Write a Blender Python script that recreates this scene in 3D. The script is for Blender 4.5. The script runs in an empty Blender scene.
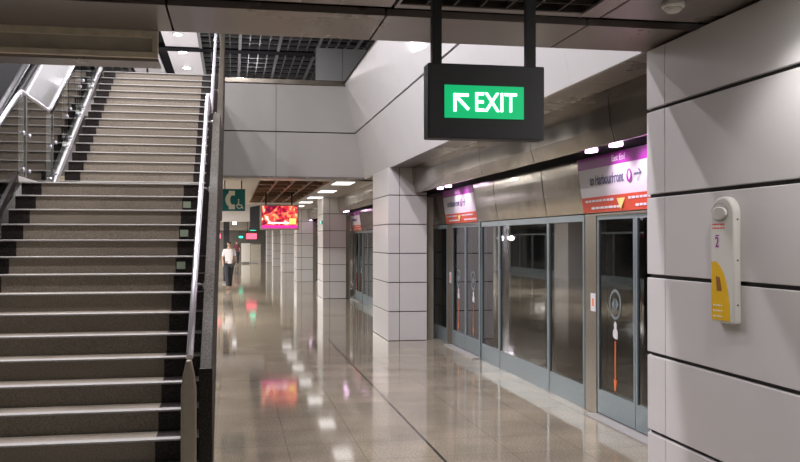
import bpy, bmesh, math, random
from mathutils import Vector, Matrix
random.seed(7)
sc = bpy.context.scene
# ------------------------------------------------------------------ camera
FPX = 880.0
cam_d = bpy.data.cameras.new('camera'); cam = bpy.data.objects.new('camera', cam_d)
sc.collection.objects.link(cam); sc.camera = cam
cam_d.sensor_width = 36.0; cam_d.lens = 36.0 * FPX / 800.0; cam_d.clip_start = 0.05; cam_d.clip_end = 300
cam.location = (0, 0, 1.75)
YAW = math.atan(168 / FPX); PITCH = math.atan(9 / math.hypot(FPX, 168))
cam.rotation_euler = (math.pi / 2 + PITCH, 0, -YAW)
# ------------------------------------------------------------------ world, exposure
w = bpy.data.worlds.new('world'); sc.world = w; w.use_nodes = True
w.node_tree.nodes['Background'].inputs[0].default_value = (0.55, 0.53, 0.60, 1)
w.node_tree.nodes['Background'].inputs[1].default_value = 0.02
vs = sc.view_settings
vs.view_transform = 'Standard'; vs.look = 'None'; vs.gamma = 1; vs.use_curve_mapping = False; vs.exposure = 0.45
sc.cycles.use_denoising = True
sc.cycles.max_bounces = 8; sc.cycles.glossy_bounces = 5; sc.cycles.transparent_max_bounces = 16
sc.cycles.transmission_bounces = 6; sc.cycles.sample_clamp_indirect = 6.0
# light levels (watts / emission) used by the lamp builders further down
W_LOW = 15.0       # platform ceiling lights
W_UP = 95.0        # concourse downlights above the stair opening
W_MAG = 15.0        # lamps over the door signs
E_LAMP = 1.5

C = sc.collection
PI = math.pi
# ------------------------------------------------------------------ materials
def nt(name):
    m = bpy.data.materials.new(name); m.use_nodes = True
    n = m.node_tree; b = n.nodes['Principled BSDF']
    return m, n, b
def P(name, col, rough=.5, metal=0., spec=.5, noise=0., nscale=20., coat=0., bump=0., rvar=0.):
    m, n, b = nt(name)
    b.inputs['Base Color'].default_value = (*col, 1); b.inputs['Roughness'].default_value = rough
    b.inputs['Metallic'].default_value = metal; b.inputs['Specular IOR Level'].default_value = spec
    b.inputs['Coat Weight'].default_value = coat; b.inputs['Coat Roughness'].default_value = .08
    tc = n.nodes.new('ShaderNodeTexCoord')
    nz = n.nodes.new('ShaderNodeTexNoise'); nz.inputs['Scale'].default_value = nscale; nz.inputs['Detail'].default_value = 5
    n.links.new(tc.outputs['Object'], nz.inputs['Vector'])
    if noise > 0:
        mx = n.nodes.new('ShaderNodeMapRange'); mx.inputs[1].default_value = .3; mx.inputs[2].default_value = .7
        mx.inputs[3].default_value = 1 - noise; mx.inputs[4].default_value = 1 + noise
        n.links.new(nz.outputs['Fac'], mx.inputs[0])
        sc_ = n.nodes.new('ShaderNodeVectorMath'); sc_.operation = 'SCALE'; sc_.inputs[0].default_value = col
        n.links.new(mx.outputs[0], sc_.inputs['Scale']); n.links.new(sc_.outputs[0], b.inputs['Base Color'])
    if rvar > 0:
        mr = n.nodes.new('ShaderNodeMapRange'); mr.inputs[1].default_value = .3; mr.inputs[2].default_value = .7
        mr.inputs[3].default_value = max(.02, rough - rvar); mr.inputs[4].default_value = rough + rvar
        n.links.new(nz.outputs['Fac'], mr.inputs[0]); n.links.new(mr.outputs[0], b.inputs['Roughness'])
    if bump > 0:
        bp = n.nodes.new('ShaderNodeBump'); bp.inputs['Strength'].default_value = bump; bp.inputs['Distance'].default_value = .01
        n.links.new(nz.outputs['Fac'], bp.inputs['Height']); n.links.new(bp.outputs[0], b.inputs['Normal'])
    return m
def EM(name, col, s):
    m, n, b = nt(name)
    b.inputs['Base Color'].default_value = (*[c * .5 for c in col], 1)
    b.inputs['Emission Color'].default_value = (*col, 1); b.inputs['Emission Strength'].default_value = s
    return m
def GLASS(name, tint, gl=1.0, rough=.01, ior=1.5):
    m = bpy.data.materials.new(name); m.use_nodes = True; n = m.node_tree; n.nodes.clear()
    o = n.nodes.new('ShaderNodeOutputMaterial'); t = n.nodes.new('ShaderNodeBsdfTransparent'); t.inputs[0].default_value = (*tint, 1)
    g = n.nodes.new('ShaderNodeBsdfGlossy'); g.inputs['Roughness'].default_value = rough; g.inputs[0].default_value = (gl, gl, gl, 1)
    f = n.nodes.new('ShaderNodeFresnel'); f.inputs[0].default_value = ior
    x = n.nodes.new('ShaderNodeMixShader')
    n.links.new(f.outputs[0], x.inputs[0]); n.links.new(t.outputs[0], x.inputs[1]); n.links.new(g.outputs[0], x.inputs[2])
    n.links.new(x.outputs[0], o.inputs[0])
    return m
def GRANITE(name, c1, c2, c3, rough, scale=90., spec=.42, tile=None, joint=None, blotch=.12):
    """speckled polished stone, optional tile grid (size) and a dark movement joint"""
    m, n, b = nt(name); L = n.links.new
    g = n.nodes.new('ShaderNodeNewGeometry')
    v = n.nodes.new('ShaderNodeTexNoise'); v.inputs['Scale'].default_value = scale; v.inputs['Detail'].default_value = 6; v.inputs['Roughness'].default_value = .7
    L(g.outputs['Position'], v.inputs['Vector'])
    r = n.nodes.new('ShaderNodeValToRGB'); r.color_ramp.elements[0].position = .36; r.color_ramp.elements[1].position = .64
    r.color_ramp.elements[0].color = (*c1, 1); r.color_ramp.elements[1].color = (*c3, 1)
    e = r.color_ramp.elements.new(.5); e.color = (*c2, 1)
    L(v.outputs['Fac'], r.inputs[0])
    big = n.nodes.new('ShaderNodeTexNoise'); big.inputs['Scale'].default_value = 1.7; big.inputs['Detail'].default_value = 3
    L(g.outputs['Position'], big.inputs['Vector'])
    mr = n.nodes.new('ShaderNodeMapRange'); mr.inputs[1].default_value = .35; mr.inputs[2].default_value = .65
    mr.inputs[3].default_value = 1 - blotch; mr.inputs[4].default_value = 1 + blotch
    L(big.outputs['Fac'], mr.inputs[0])
    s = n.nodes.new('ShaderNodeVectorMath'); s.operation = 'SCALE'
    L(r.outputs[0], s.inputs[0]); L(mr.outputs[0], s.inputs['Scale'])
    out = s.outputs[0]
    if tile:
        br = n.nodes.new('ShaderNodeTexBrick'); br.offset = 0.0
        br.inputs['Scale'].default_value = 1.0; br.inputs['Brick Width'].default_value = tile[0]; br.inputs['Row Height'].default_value = tile[1]
        br.inputs['Mortar Size'].default_value = .006; br.inputs['Mortar Smooth'].default_value = .2
        br.inputs['Color1'].default_value = (.93, .93, .94, 1); br.inputs['Color2'].default_value = (1.06, 1.05, 1.03, 1); br.inputs['Mortar'].default_value = (.78, .76, .74, 1)
        mp = n.nodes.new('ShaderNodeMapping'); mp.inputs['Location'].default_value = (-1.66 + tile[0] * 4, .25, 0)
        L(g.outputs['Position'], mp.inputs['Vector']); L(mp.outputs[0], br.inputs['Vector'])
        mu = n.nodes.new('ShaderNodeVectorMath'); mu.operation = 'MULTIPLY'
        L(out, mu.inputs[0]); L(br.outputs['Color'], mu.inputs[1]); out = mu.outputs[0]
    if joint is not None:
        sp = n.nodes.new('ShaderNodeSeparateXYZ'); L(g.outputs['Position'], sp.inputs[0])
        a = n.nodes.new('ShaderNodeMath'); a.operation = 'SUBTRACT'; a.inputs[1].default_value = joint; L(sp.outputs[0], a.inputs[0])
        ab = n.nodes.new('ShaderNodeMath'); ab.operation = 'ABSOLUTE'; L(a.outputs[0], ab.inputs[0])
        lt = n.nodes.new('ShaderNodeMath'); lt.operation = 'LESS_THAN'; lt.inputs[1].default_value = .013; L(ab.outputs[0], lt.inputs[0])
        mx = n.nodes.new('ShaderNodeMix'); mx.data_type = 'RGBA'; L(lt.outputs[0], mx.inputs[0]); L(out, mx.inputs[6]); mx.inputs[7].default_value = (.06, .054, .046, 1)
        out = mx.outputs[2]
    L(out, b.inputs['Base Color'])
    b.inputs['Specular IOR Level'].default_value = spec
    rr = n.nodes.new('ShaderNodeMapRange'); rr.inputs[1].default_value = .3; rr.inputs[2].default_value = .7
    rr.inputs[3].default_value = rough * .75; rr.inputs[4].default_value = rough * 1.3
    L(big.outputs['Fac'], rr.inputs[0]); L(rr.outputs[0], b.inputs['Roughness'])
    return m
M = {}
M['floor'] = GRANITE('polished granite floor', (.22, .187, .143), (.305, .262, .203), (.42, .365, .29), .065, 60., tile=(.6, .6), joint=1.66)
M['stair'] = GRANITE('grey granite tread', (.135, .112, .085), (.215, .184, .145), (.31, .27, .22), .45, 120., blotch=.06)
M['nosing'] = P('worn pale nosing', (.35, .335, .32), .45, noise=.08, nscale=60)
M['darkstone'] = GRANITE('black granite', (.008, .006, .006), (.018, .014, .013), (.06, .05, .045), .35, 90., spec=.25)
M['sidestone'] = GRANITE('dark speckled granite', (.022, .018, .014), (.055, .047, .037), (.13, .113, .092), .55, 90., spec=.12)
M['panel'] = P('pale enamel panel', (.71, .68, .68), .33, spec=.45, noise=.015, nscale=2.5, rvar=.03)
M['fascia'] = P('white sloping fascia', (.74, .725, .73), .5, spec=.3, noise=.015, nscale=2)
M['panelgrey'] = P('grey enamel panel', (.40, .385, .365), .33, noise=.02, nscale=2)
M['fascia'].node_tree.nodes['Principled BSDF'].inputs['Coat Weight'].default_value = .8
M['fascia'].node_tree.nodes['Principled BSDF'].inputs['Coat Roughness'].default_value = .04
M['darkwall'] = P('dark glazed wall', (.02, .02, .022), .08, spec=.6)
M['groove2'] = P('mid grey panel', (.20, .20, .20), .3)
M['upfloor'] = P('pale concourse floor', (.5, .48, .45), .3)
M['groove'] = P('dark groove', (.035, .03, .032), .7)
M['soffit'] = P('taupe metal ceiling panel', (.27, .235, .215), .30, metal=.35, spec=.6, noise=.05, nscale=1.5, rvar=.05)
M['lowceil'] = P('pale corridor ceiling', (.40, .37, .34), .35, metal=.15, noise=.03, nscale=1.5)
M['bronze'] = P('satin bronze steel', (.30, .265, .22), .17, metal=.8, noise=.06, nscale=3, rvar=.05)
M['bulkhead'] = P('polished taupe bulkhead', (.29, .26, .225), .15, metal=.7, noise=.06, nscale=2, rvar=.05)
M['brushed'] = P('brushed steel', (.86, .85, .86), .36, metal=.2, noise=.04, nscale=5, rvar=.04)
M['sidefin'] = P('pale bronze fin', (.36, .33, .27), .35, metal=.3)
M['frame'] = P('brown door frame', (.23, .20, .155), .35, metal=.6, noise=.05)
M['bluegrey'] = P('blue grey kick plate', (.23, .28, .30), .35, metal=.35, noise=.04)
M['steel'] = P('stainless steel', (.62, .62, .65), .22, metal=1., noise=.03, nscale=6, rvar=.06)
M['steelpol'] = P('polished stainless tube', (.95, .92, 1.), .27, metal=.7)
M['black'] = P('black metal', (.008, .008, .009), .6)
M['rubber'] = P('black rubber', (.02, .02, .022), .5)
M['signbody'] = P('charcoal sign housing', (.022, .022, .026), .55, noise=.05)
M['gridm'] = P('dark open grid', (.03, .022, .018), .5, noise=.1)
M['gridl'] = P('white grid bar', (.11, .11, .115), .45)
M['brownbar'] = P('brown grid bar', (.20, .105, .06), .45)
M['void'] = P('black service void', (.006, .006, .008), .9, spec=.1)
M['upceil'] = P('white concourse ceiling', (.78, .77, .80), .4)
M['beige'] = P('beige painted edge', (.78, .71, .56), .6, noise=.12, nscale=12)
M['olive'] = P('olive grey shutter', (.52, .48, .40), .5, noise=.1, nscale=8)
M['newel'] = P('tan brushed end', (.36, .32, .26), .4, metal=.3, noise=.05)
M['white'] = P('white plastic', (.72, .70, .66), .35)
M['yellow'] = P('yellow vinyl', (.85, .50, .01), .4)
M['paleyellow'] = P('pale yellow vinyl', (.85, .72, .22), .4)
M['brownvinyl'] = P('brown vinyl', (.30, .12, .03), .4)
M['red'] = P('red vinyl', (.70, .085, .04), .4)
M['orange'] = P('orange vinyl', (.85, .17, .03), .4)
M['purple'] = P('purple vinyl', (.32, .02, .30), .4)
M['signwhite'] = P('white sign face', (.70, .68, .70), .4)
M['ink'] = P('dark ink', (.13, .14, .22), .5)
M['teal'] = P('teal sign face', (.006, .17, .16), .4)
M['cream'] = P('cream print', (.85, .83, .68), .5)
M['glass_dark'] = GLASS('dark screen glass', (.55, .58, .57), 1., .015, 1.85)
M['glass'] = GLASS('clear balustrade glass', (.86, .91, .88), 1., .01, 1.45)
M['lamp'] = EM('lamp white', (1., .97, .95), E_LAMP)
M['glint_flood'] = EM('floodlight lens', (1., .96, 1.), 12.)
M['brushed'].node_tree.nodes['Principled BSDF'].inputs['Coat Weight'].default_value = .6
M['brushed'].node_tree.nodes['Principled BSDF'].inputs['Coat Roughness'].default_value = .14
M['lampup'] = EM('downlight white', (1., .90, 1.), 22.)
M['lampmag'] = EM('violet white lamp', (1., .62, 1.), 7.)
M['green'] = EM('exit green', (0.0, .50, .17), .62)
M['exitw'] = EM('exit letters', (.70, 1., .86), 2.6)
M['tealglow'] = EM('small green sign', (.05, .9, .55), 1.6)
M['pinkglow'] = EM('pink red screen', (1., .12, .2), 1.3)
M['whiteglow'] = EM('small lit sign', (1., .95, 1.), 1.8)
M['marker'] = P('pale green marker', (.30, .36, .26), .5)
M['skin'] = P('skin', (.42, .26, .18), .55)
M['hair'] = P('hair', (.02, .015, .012), .6)
M['shirt'] = P('white shirt cloth', (.68, .64, .66), .8)
M['navy'] = P('dark trousers cloth', (.03, .03, .04), .8)
M['maroon'] = P('maroon cloth', (.12, .03, .04), .8)
def screen_mat():
    m, n, b = nt('advert picture'); L = n.links.new
    g = n.nodes.new('ShaderNodeTexCoord')
    nz = n.nodes.new('ShaderNodeTexNoise'); nz.inputs['Scale'].default_value = 5; nz.inputs['Detail'].default_value = 3; nz.inputs['Distortion'].default_value = 1.2
    L(g.outputs['Object'], nz.inputs['Vector'])
    r = n.nodes.new('ShaderNodeValToRGB'); cr = r.color_ramp
    cr.elements[0].position = .33; cr.elements[0].color = (.10, .0, .02, 1)
    cr.elements[1].position = .70; cr.elements[1].color = (1, .85, .8, 1)
    for p, c in ((.43, (.45, .0, .03, 1)), (.52, (.8, .09, .06, 1)), (.60, (1., .38, .12, 1))):
        e = cr.elements.new(p); e.color = c
    L(nz.outputs['Fac'], r.inputs[0]); L(r.outputs[0], b.inputs['Emission Color']); b.inputs['Emission Strength'].default_value = 1.2
    b.inputs['Base Color'].default_value = (.05, .02, .02, 1)
    return m
M['advert'] = screen_mat()
M['magband'] = EM('magenta band', (.9, .03, .35), .9)
M['yelglow'] = EM('yellow patch', (1., .6, .15), 1.1)
# ------------------------------------------------------------------ builders
ORG = {}
def org(p):
    return ORG.get(p.name, Vector((0, 0, 0))) if p else Vector((0, 0, 0))
class MB:
    def __init__(s): s.bm = bmesh.new()
    def box(s, x0, x1, y0, y1, z0, z1, mi=0):
        v = [s.bm.verts.new((x, y, z)) for z in (z0, z1) for y in (y0, y1) for x in (x0, x1)]
        for f in ((0, 2, 3, 1), (4, 5, 7, 6), (0, 1, 5, 4), (2, 6, 7, 3), (0, 4, 6, 2), (1, 3, 7, 5)):
            s.bm.faces.new([v[i] for i in f]).material_index = mi
        return s
    def prism(s, pts, axis, a, b, mi=0):
        """polygon pts in the two other axes, extruded from a to b along axis"""
        def mk(p, t):
            return {'x': (t, p[0], p[1]), 'y': (p[0], t, p[1]), 'z': (p[0], p[1], t)}[axis]
        A = [s.bm.verts.new(mk(p, a)) for p in pts]; Bv = [s.bm.verts.new(mk(p, b)) for p in pts]
        n = len(pts)
        fs = [s.bm.faces.new(A), s.bm.faces.new(Bv[::-1])]
        for i in range(n): fs.append(s.bm.faces.new([A[i], Bv[i], Bv[(i + 1) % n], A[(i + 1) % n]]))
        for f in fs: f.material_index = mi
        return s
    def tube(s, pts, r, seg=12, mi=0, flat=None):
        pts = [Vector(p) for p in pts]; rings = []
        for i, p in enumerate(pts):
            d = (pts[min(i + 1, len(pts) - 1)] - pts[max(i - 1, 0)]).normalized()
            u = d.cross(Vector((0, 0, 1)));
            if u.length < .05: u = d.cross(Vector((1, 0, 0)))
            u.normalize(); v = u.cross(d)
            ru, rv = (r, r) if flat is None else flat
            rings.append([s.bm.verts.new(p + u * math.cos(2 * PI * k / seg) * ru + v * math.sin(2 * PI * k / seg) * rv) for k in range(seg)])
        for a, b in zip(rings, rings[1:]):
            for k in range(seg):
                f = s.bm.faces.new([a[k], a[(k + 1) % seg], b[(k + 1) % seg], b[k]]); f.smooth = True; f.material_index = mi
        s.bm.faces.new(rings[0]).material_index = mi; s.bm.faces.new(rings[-1][::-1]).material_index = mi
        return s
    def lathe(s, c, prof, axis='z', seg=24, mi=0):
        c = Vector(c); rings = []
        for r, h in prof:
            ring = []
            for k in range(seg):
                a = 2 * PI * k / seg; x, y = r * math.cos(a), r * math.sin(a)
                o = {'z': (x, y, h), 'x': (h, x, y), 'y': (x, h, y)}[axis]
                ring.append(s.bm.verts.new(c + Vector(o)))
            rings.append(ring)
        for a, b in zip(rings, rings[1:]):
            for k in range(seg):
                f = s.bm.faces.new([a[k], a[(k + 1) % seg], b[(k + 1) % seg], b[k]]); f.material_index = mi; f.smooth = True
        s.bm.faces.new(rings[0]).material_index = mi; s.bm.faces.new(rings[-1][::-1]).material_index = mi
        return s
    def build(s, name, mats, parent=None, bevel=0., seg=2):
        if not isinstance(mats, (list, tuple)): mats = [mats]
        bmesh.ops.recalc_face_normals(s.bm, faces=s.bm.faces[:])
        o_ = org(parent)
        for v in s.bm.verts: v.co -= o_
        me = bpy.data.meshes.new(name); s.bm.to_mesh(me); s.bm.free()
        for m in mats: me.materials.append(M[m] if isinstance(m, str) else m)
        o = bpy.data.objects.new(name, me); C.objects.link(o); o.parent = parent
        if parent: ORG[o.name] = o_.copy()
        if bevel:
            b = o.modifiers.new('bevel', 'BEVEL'); b.width = bevel; b.segments = seg; b.limit_method = 'ANGLE'; b.angle_limit = .6
        return o
def tag(o, label, cat, group=None, kind=None):
    o['label'] = label; o['category'] = cat
    if group: o['group'] = group
    if kind: o['kind'] = kind
    return o
def thing(name, label, cat, loc, group=None):
    o = bpy.data.objects.new(name, None); C.objects.link(o); o.location = loc; o.empty_display_size = .1
    ORG[o.name] = Vector(loc)
    return tag(o, label, cat, group)
def struct(o): o['kind'] = 'structure'; return o
def copy_tree(o, offset=None, parent=None, label=None):
    c = o.copy(); C.objects.link(c); c.parent = parent
    if offset is not None: c.location = Vector(o.location) + Vector(offset)
    if label: c['label'] = label
    for ch in list(o.children): copy_tree(ch, None, c)
    return c
MAT_NX = Matrix(((0, 0, -1), (-1, 0, 0), (0, 1, 0)))     # text facing -X
MAT_NY = Matrix(((1, 0, 0), (0, 0, -1), (0, 1, 0)))      # text facing -Y
def text(s, size, pos, rot, mat, parent, name='lettering', sx=1., depth=.0015, align='CENTER', bold=.0, label=None):
    cu = bpy.data.curves.new('tmp', 'FONT'); cu.body = s; cu.size = size; cu.align_x = align; cu.align_y = 'CENTER'
    cu.extrude = depth; cu.offset = bold
    t = bpy.data.objects.new('tmp', cu); C.objects.link(t)
    dg = bpy.context.evaluated_depsgraph_get(); me = bpy.data.meshes.new_from_object(t.evaluated_get(dg))
    bpy.data.objects.remove(t); bpy.data.curves.remove(cu)
    o_ = org(parent)
    for v in me.vertices: v.co = rot @ Vector((v.co.x * sx, v.co.y, v.co.z)) + Vector(pos) - o_
    me.materials.clear(); me.materials.append(M[mat]); me.name = name
    o = bpy.data.objects.new(name, me); C.objects.link(o); o.parent = parent; ORG[o.name] = o_.copy()
    if label: o['label'] = label
    return o
def area(name, loc, size, power, col=(1, 1, 1), parent=None, rot=(0, 0, 0), spread=None):
    l = bpy.data.lights.new(name, 'AREA'); l.energy = power; l.color = col
    l.shape = 'RECTANGLE'; l.size = size[0]; l.size_y = size[1]
    if spread: l.spread = spread
    o = bpy.data.objects.new(name, l); C.objects.link(o); o.parent = parent; o.location = Vector(loc) - org(parent); o.rotation_euler = rot
    return o
# ------------------------------------------------------------------ key dimensions
H = 1.75; R_ = .1458; T_ = .2613; Y_E = 8.34; ZC = 3.01; SL = R_ / T_
WX = 2.71; PX = 2.655; WEND = 5.38; PSD = 3.58; FAR_Y = 17.95; LAND_Z = H + 4 * R_; UP_Y = 11.43; TOP_Z = H + 19 * R_
# ================================================================== STRUCTURE
struct(MB().box(-12, PSD + .10, -9, 85, -.2, 0).build('floor', 'floor'))
# near ceiling: panels of glossy taupe metal, dark slot running across, edge at the stair opening
def near_ceiling():
    xs = [-6.35, -5.15, -3.95, -2.75, -1.55, -.35, .85, 2.05]
    b = MB()
    def row(y0, y1, x_end=3.08, skip=None):
        pts = xs + [x_end]
        for a, c in zip(pts, pts[1:]):
            if skip and skip(a, c): continue
            b.box(a + .006, c - .006, y0 + .004, y1 - .004, ZC, ZC + .04)
    row(4.86, 5.48)
    row(3.45, 4.68, skip=lambda a, c: .8 < a < 2.0)
    y = 3.45
    while y > -9: row(y - 1.2, y); y -= 1.2
    # panels beyond the opening edge, between sloping fascia and bulkhead
    y = 5.48
    while y < 18: b.box(2.70, 3.10, y + .004, y + 1.2, ZC, ZC + .04); y += 1.204
    b.box(1.93, 2.044, 3.45, 4.68, ZC, ZC + .04)
    return b.build('ceiling', 'soffit')
struct(near_ceiling())
b = MB(); b.box(-6.4, 2.66, -9, 5.46, ZC + .06, ZC + .3); b.box(-6.4, 2.66, 5.44, 5.48, ZC + .002, ZC + .5)
struct(b.build('trim_1', 'void'))
# open grid vent in the near ceiling
vt = thing('ceiling_grille', 'dark open ceiling grille above and behind the hanging exit sign', 'ceiling grille', (1.4, 4.0, ZC))
b = MB()
for i in range(8): b.box(.87 + i * .148, .88 + i * .148, 3.47, 4.60, ZC, ZC + .04)
for i in range(8): b.box(.87, 1.91, 3.47 + i * .16, 3.48 + i * .16, ZC, ZC + .04)
b.build('grille_bars', 'gridm', vt)
MB().box(.86, .875, 3.455, 4.67, ZC - .006, ZC + .03).box(1.915, 1.93, 3.455, 4.67, ZC - .006, ZC + .03).box(.875, 1.915, 4.60, 4.67, ZC - .004, ZC + .03).build('rim', 'soffit', vt)
# white sloping fascia (right side of the opening) and end wall of the opening
def lean(z): return 2.684 - (z - 3.01) * (2.684 - 2.269) / 1.955
def fascia():
    b = MB()
    ys = [5.46 + 1.2485 * i for i in range(11)]; ys[-1] = FAR_Y
    for z0, z1 in ((3.0, 3.93), (3.96, 4.965)):
        for y0, y1 in zip(ys, ys[1:]):
            b.prism([(lean(z0), z0), (lean(z1), z1), (lean(z1) + .03, z1), (lean(z0) + .03, z0)], 'y', y0 + .0015, y1 - .0015, 0)
    b.prism([(lean(3.0) + .02, 3.0), (lean(4.965) + .02, 4.965), (3.1, 4.965), (3.1, 3.06), (2.76, 3.06)], 'y', 5.47, FAR_Y + .1, 1)
    b.prism([(lean(4.965) - .03, 4.965), (lean(4.965) + .04, 5.02), (lean(4.965) + .04, 4.965)], 'y', 5.47, FAR_Y, 1)
    return b.build('wall_right_upper', ['fascia', 'groove'])
struct(fascia())
def end_wall():
    b = MB()
    xs = [-.195, .872, 2.70]
    for z0, z1 in ((3.04, 3.93), (3.955, 4.90)):
        for a, c in zip(xs, xs[1:]): b.box(a + .004, c - .004, FAR_Y, FAR_Y + .04, z0, z1, 0)
    b.box(-.2, 2.70, FAR_Y + .03, FAR_Y + .30, 3.02, 4.96, 1)
    b.box(-.2, 2.70, FAR_Y - .02, FAR_Y + .05, 3.0, 3.035, 2)
    return b.build('wall_back_upper', ['panelgrey', 'groove', 'soffit'])
struct(end_wall())
struct(MB().box(-.2, 2.3, FAR_Y - .03, FAR_Y + .35, 4.91, 5.01).build('trim_2', 'bronze', bevel=.01))
struct(MB().box(-4, 8, FAR_Y + .3, 34, 4.2, 4.52).box(3.1, 8, 3, FAR_Y + .3, 4.2, 4.52).build('floor_upper', 'upfloor'))
# bulkhead over the platform doors
def bulkhead():
    b = MB(); y = -4.0 + .32
    js = [-9, -6.9, -4.9, -2.9, -1.0, .96, 2.9, 4.9, 6.87, 8.87, 10.8, 12.8, 14.75] + [14.75 + 1.98 * i for i in range(1, 36)]
    for a, c in zip(js, js[1:]):
        pr = [(3.08, ZC), (3.085, 2.86), (3.10, 2.70), (3.14, 2.565), (3.175, 2.565), (3.135, 2.71), (3.12, 2.86), (3.12, ZC)]
        b.prism(pr, 'y', a + .008, c - .008, 0)
    b.box(3.12, 3.9, -9, 84, 2.90, 3.3, 1)
    b.box(3.165, 3.9, -9, 84, 2.575, 2.9, 1)
    b.box(3.53, 3.9, -9, 84, 2.57, 2.7, 1)
    return b.build('trim_3', ['bulkhead', 'void'])
struct(bulkhead())
# track side
b = MB(); b.box(6.8, 7.0, -9, 85, -1.2, 3.6); b.box(3.62, 7, -9, 85, -1.3, -1.2); b.box(3.9, 7, -9, 85, 2.9, 3.1)
for i in range(24): b.box(6.6, 6.8, -8 + i * 4, -7.7 + i * 4, -1.2, 2.9)
b.box(6.72, 6.8, -9, 85, .55, .75); b.box(6.72, 6.8, -9, 85, 1.5, 1.56)
struct(b.build('wall_tunnel', 'void'))
# near wall of enamel panels
def panel_wall():
    b = MB()
    zs = [0.0, .505, 1.010, 1.515, 2.035, 2.595, 3.0]
    ys = [-9, -5.9, -2.9, .3, 3.2, 5.13, WEND]
    ys = [-9, -6.4, -3.2, -.05, 5.135, WEND]
    for z0, z1 in zip(zs, zs[1:]):
        for a, c in zip(ys, ys[1:]):
            b.box(WX - .03, WX, a + .002, c - .002, z0 + .012, z1 - .012, 0)
    for z0, z1 in zip(zs, zs[1:]):
        b.box(WX, 3.46, WEND - .001, WEND + .03, z0 + .012, z1 - .012, 0)
    b.box(WX - .004, 3.46, -9, WEND, 0, 3.0, 1)
    return b.build('wall_right', ['panel', 'groove'], bevel=.004)
struct(panel_wall())
# corridor ceiling beyond the opening
def low_ceiling():
    b = MB(); y0 = FAR_Y + .30
    b.box(-9, .56, y0, 84, ZC, ZC + .2, 0); b.box(2.10, 3.10, y0, 84, ZC, ZC + .2, 0)
    b.box(.56, 2.10, 30.2, 84, ZC, ZC + .2, 0); b.box(.56, 2.1, y0, y0 + .6, ZC, ZC + .2, 0)
    b.box(.5, 2.16, y0 + .5, 30.3, ZC + .45, ZC + .6, 1)
    return b.build('ceiling_corridor', ['lowceil', 'void'])
struct(low_ceiling())
gr = thing('ceiling_grille', 'brown open grid ceiling section in front of the hanging advert screen', 'ceiling grille', (1.3, 24, ZC))
for i in range(5): MB().box(.56 + i * .375, .59 + i * .375, 18.85, 30.2, ZC, ZC + .10).build('main_bar', 'brownbar', gr)
for i in range(9): MB().box(.56, 2.10, 18.9 + i * 1.4, 19.0 + i * 1.4, ZC + .005, ZC + .08).build('cross_bar', 'brownbar', gr)
# downstands across the corridor
struct(MB().box(-3, 1.15, 32, 32.2, 2.40, ZC - .001).build('trim_4', 'panel'))
struct(MB().box(-3, 2.6, 56, 56.2, 2.35, ZC - .001).build('trim_5', 'lowceil'))
# far wall of the platform
struct(MB().box(-12, 4, 84, 84.3, -.2, 3.3).build('wall_back', 'lowceil'))
struct(MB().box(-8.5, -8.3, -9, 85, -.2, 3.3).build('wall_left', 'darkwall'))
b = MB()
for i in range(9): b.box(-8.28, -7.4, 4.3 + i * 10.85, 6.0 + i * 10.85, 0, ZC - .001)
struct(b.build('trim_6', 'panel'))
b = MB()
for i in range(46): b.box(-8.30, -8.24, -8 + i * 2, -7.93 + i * 2, 0, 2.0)
b.box(-8.3, -8.22, -9, 84, 0, .25); b.box(-8.3, -8.22, -9, 84, 2.0, 2.07)
struct(b.build('trim_7', 'bluegrey'))
struct(MB().box(-12, 4, -9.3, -9, -.2, 3.3).build('wall_front', 'lowceil'))
# upper concourse shell
def up_ceiling():
    b = MB(); Z = 7.52
    b.box(-9, 8, 2, 34, Z + .5, Z + .6, 1)
    for x0, x1 in ((-1.95, -.97), (-3.26, -2.26)): b.box(x0, x1, 2, 34, Z, Z + .06, 0)
    b.box(-2.25, -1.97, 2, 34, Z + .1, Z + .2, 1)
    b.box(-9, 8, 27.0, 27.5, Z - .04, Z + .1, 1)
    return b.build('ceiling_upper', ['upceil', 'void'])
struct(up_ceiling())
def grid_ceiling(x0, x1, label):
    t = thing('grid_ceiling', label, 'grid ceiling', ((x0 + x1) / 2, 28, 7.5))
    b = MB(); n = int(round((x1 - x0) / .2875))
    for i in range(n + 1): b.box(x0 + i * .2875 - .012, x0 + i * .2875 + .012, 19, 34, 7.53, 7.62)
    k = 0
    while 19 + k * .72 < 34: b.box(x0, x1, 19 + k * .72 - .02, 19 + k * .72 + .02, 7.53, 7.62); k += 1
    b.build('fine_bars', 'gridl', t)
    b = MB()
    for i in range(0, n + 1, 4): b.box(x0 + i * .2875 - .045, x0 + i * .2875 + .045, 19, 34, 7.49, 7.53)
    b.build('main_bars', 'gridl', t)
grid_ceiling(-.93, 6.0, 'dark open cell ceiling with white bars seen above the end wall of the stairwell')
grid_ceiling(-5.7, -3.3, 'small dark open cell ceiling patch at the left of the stair top')
struct(MB().box(-9, 8, 34, 34.2, 4.2, 8.2).box(7.9, 8.1, 2, 34, 4.2, 8.2).box(-9.1, -8.9, 2, 34, 3.0, 8.2).box(-9, 8, 1.9, 2, 3.4, 8.2).build('wall_upper_hall', 'panelgrey'))
pt = thing('partition', 'pale panelled partition standing on the upper level beyond the stairwell', 'partition', (2.8, 24, 4.52))
b = MB()
for i in range(3): b.box(2.26 + i * .72, 2.97 + i * .72, 24, 24.06, 4.53, 7.0)
b.build('panel', 'groove2', pt)
MB().box(2.24, 4.4, 24.06, 24.2, 4.53, 6.95).build('core', 'groove', pt)
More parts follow.
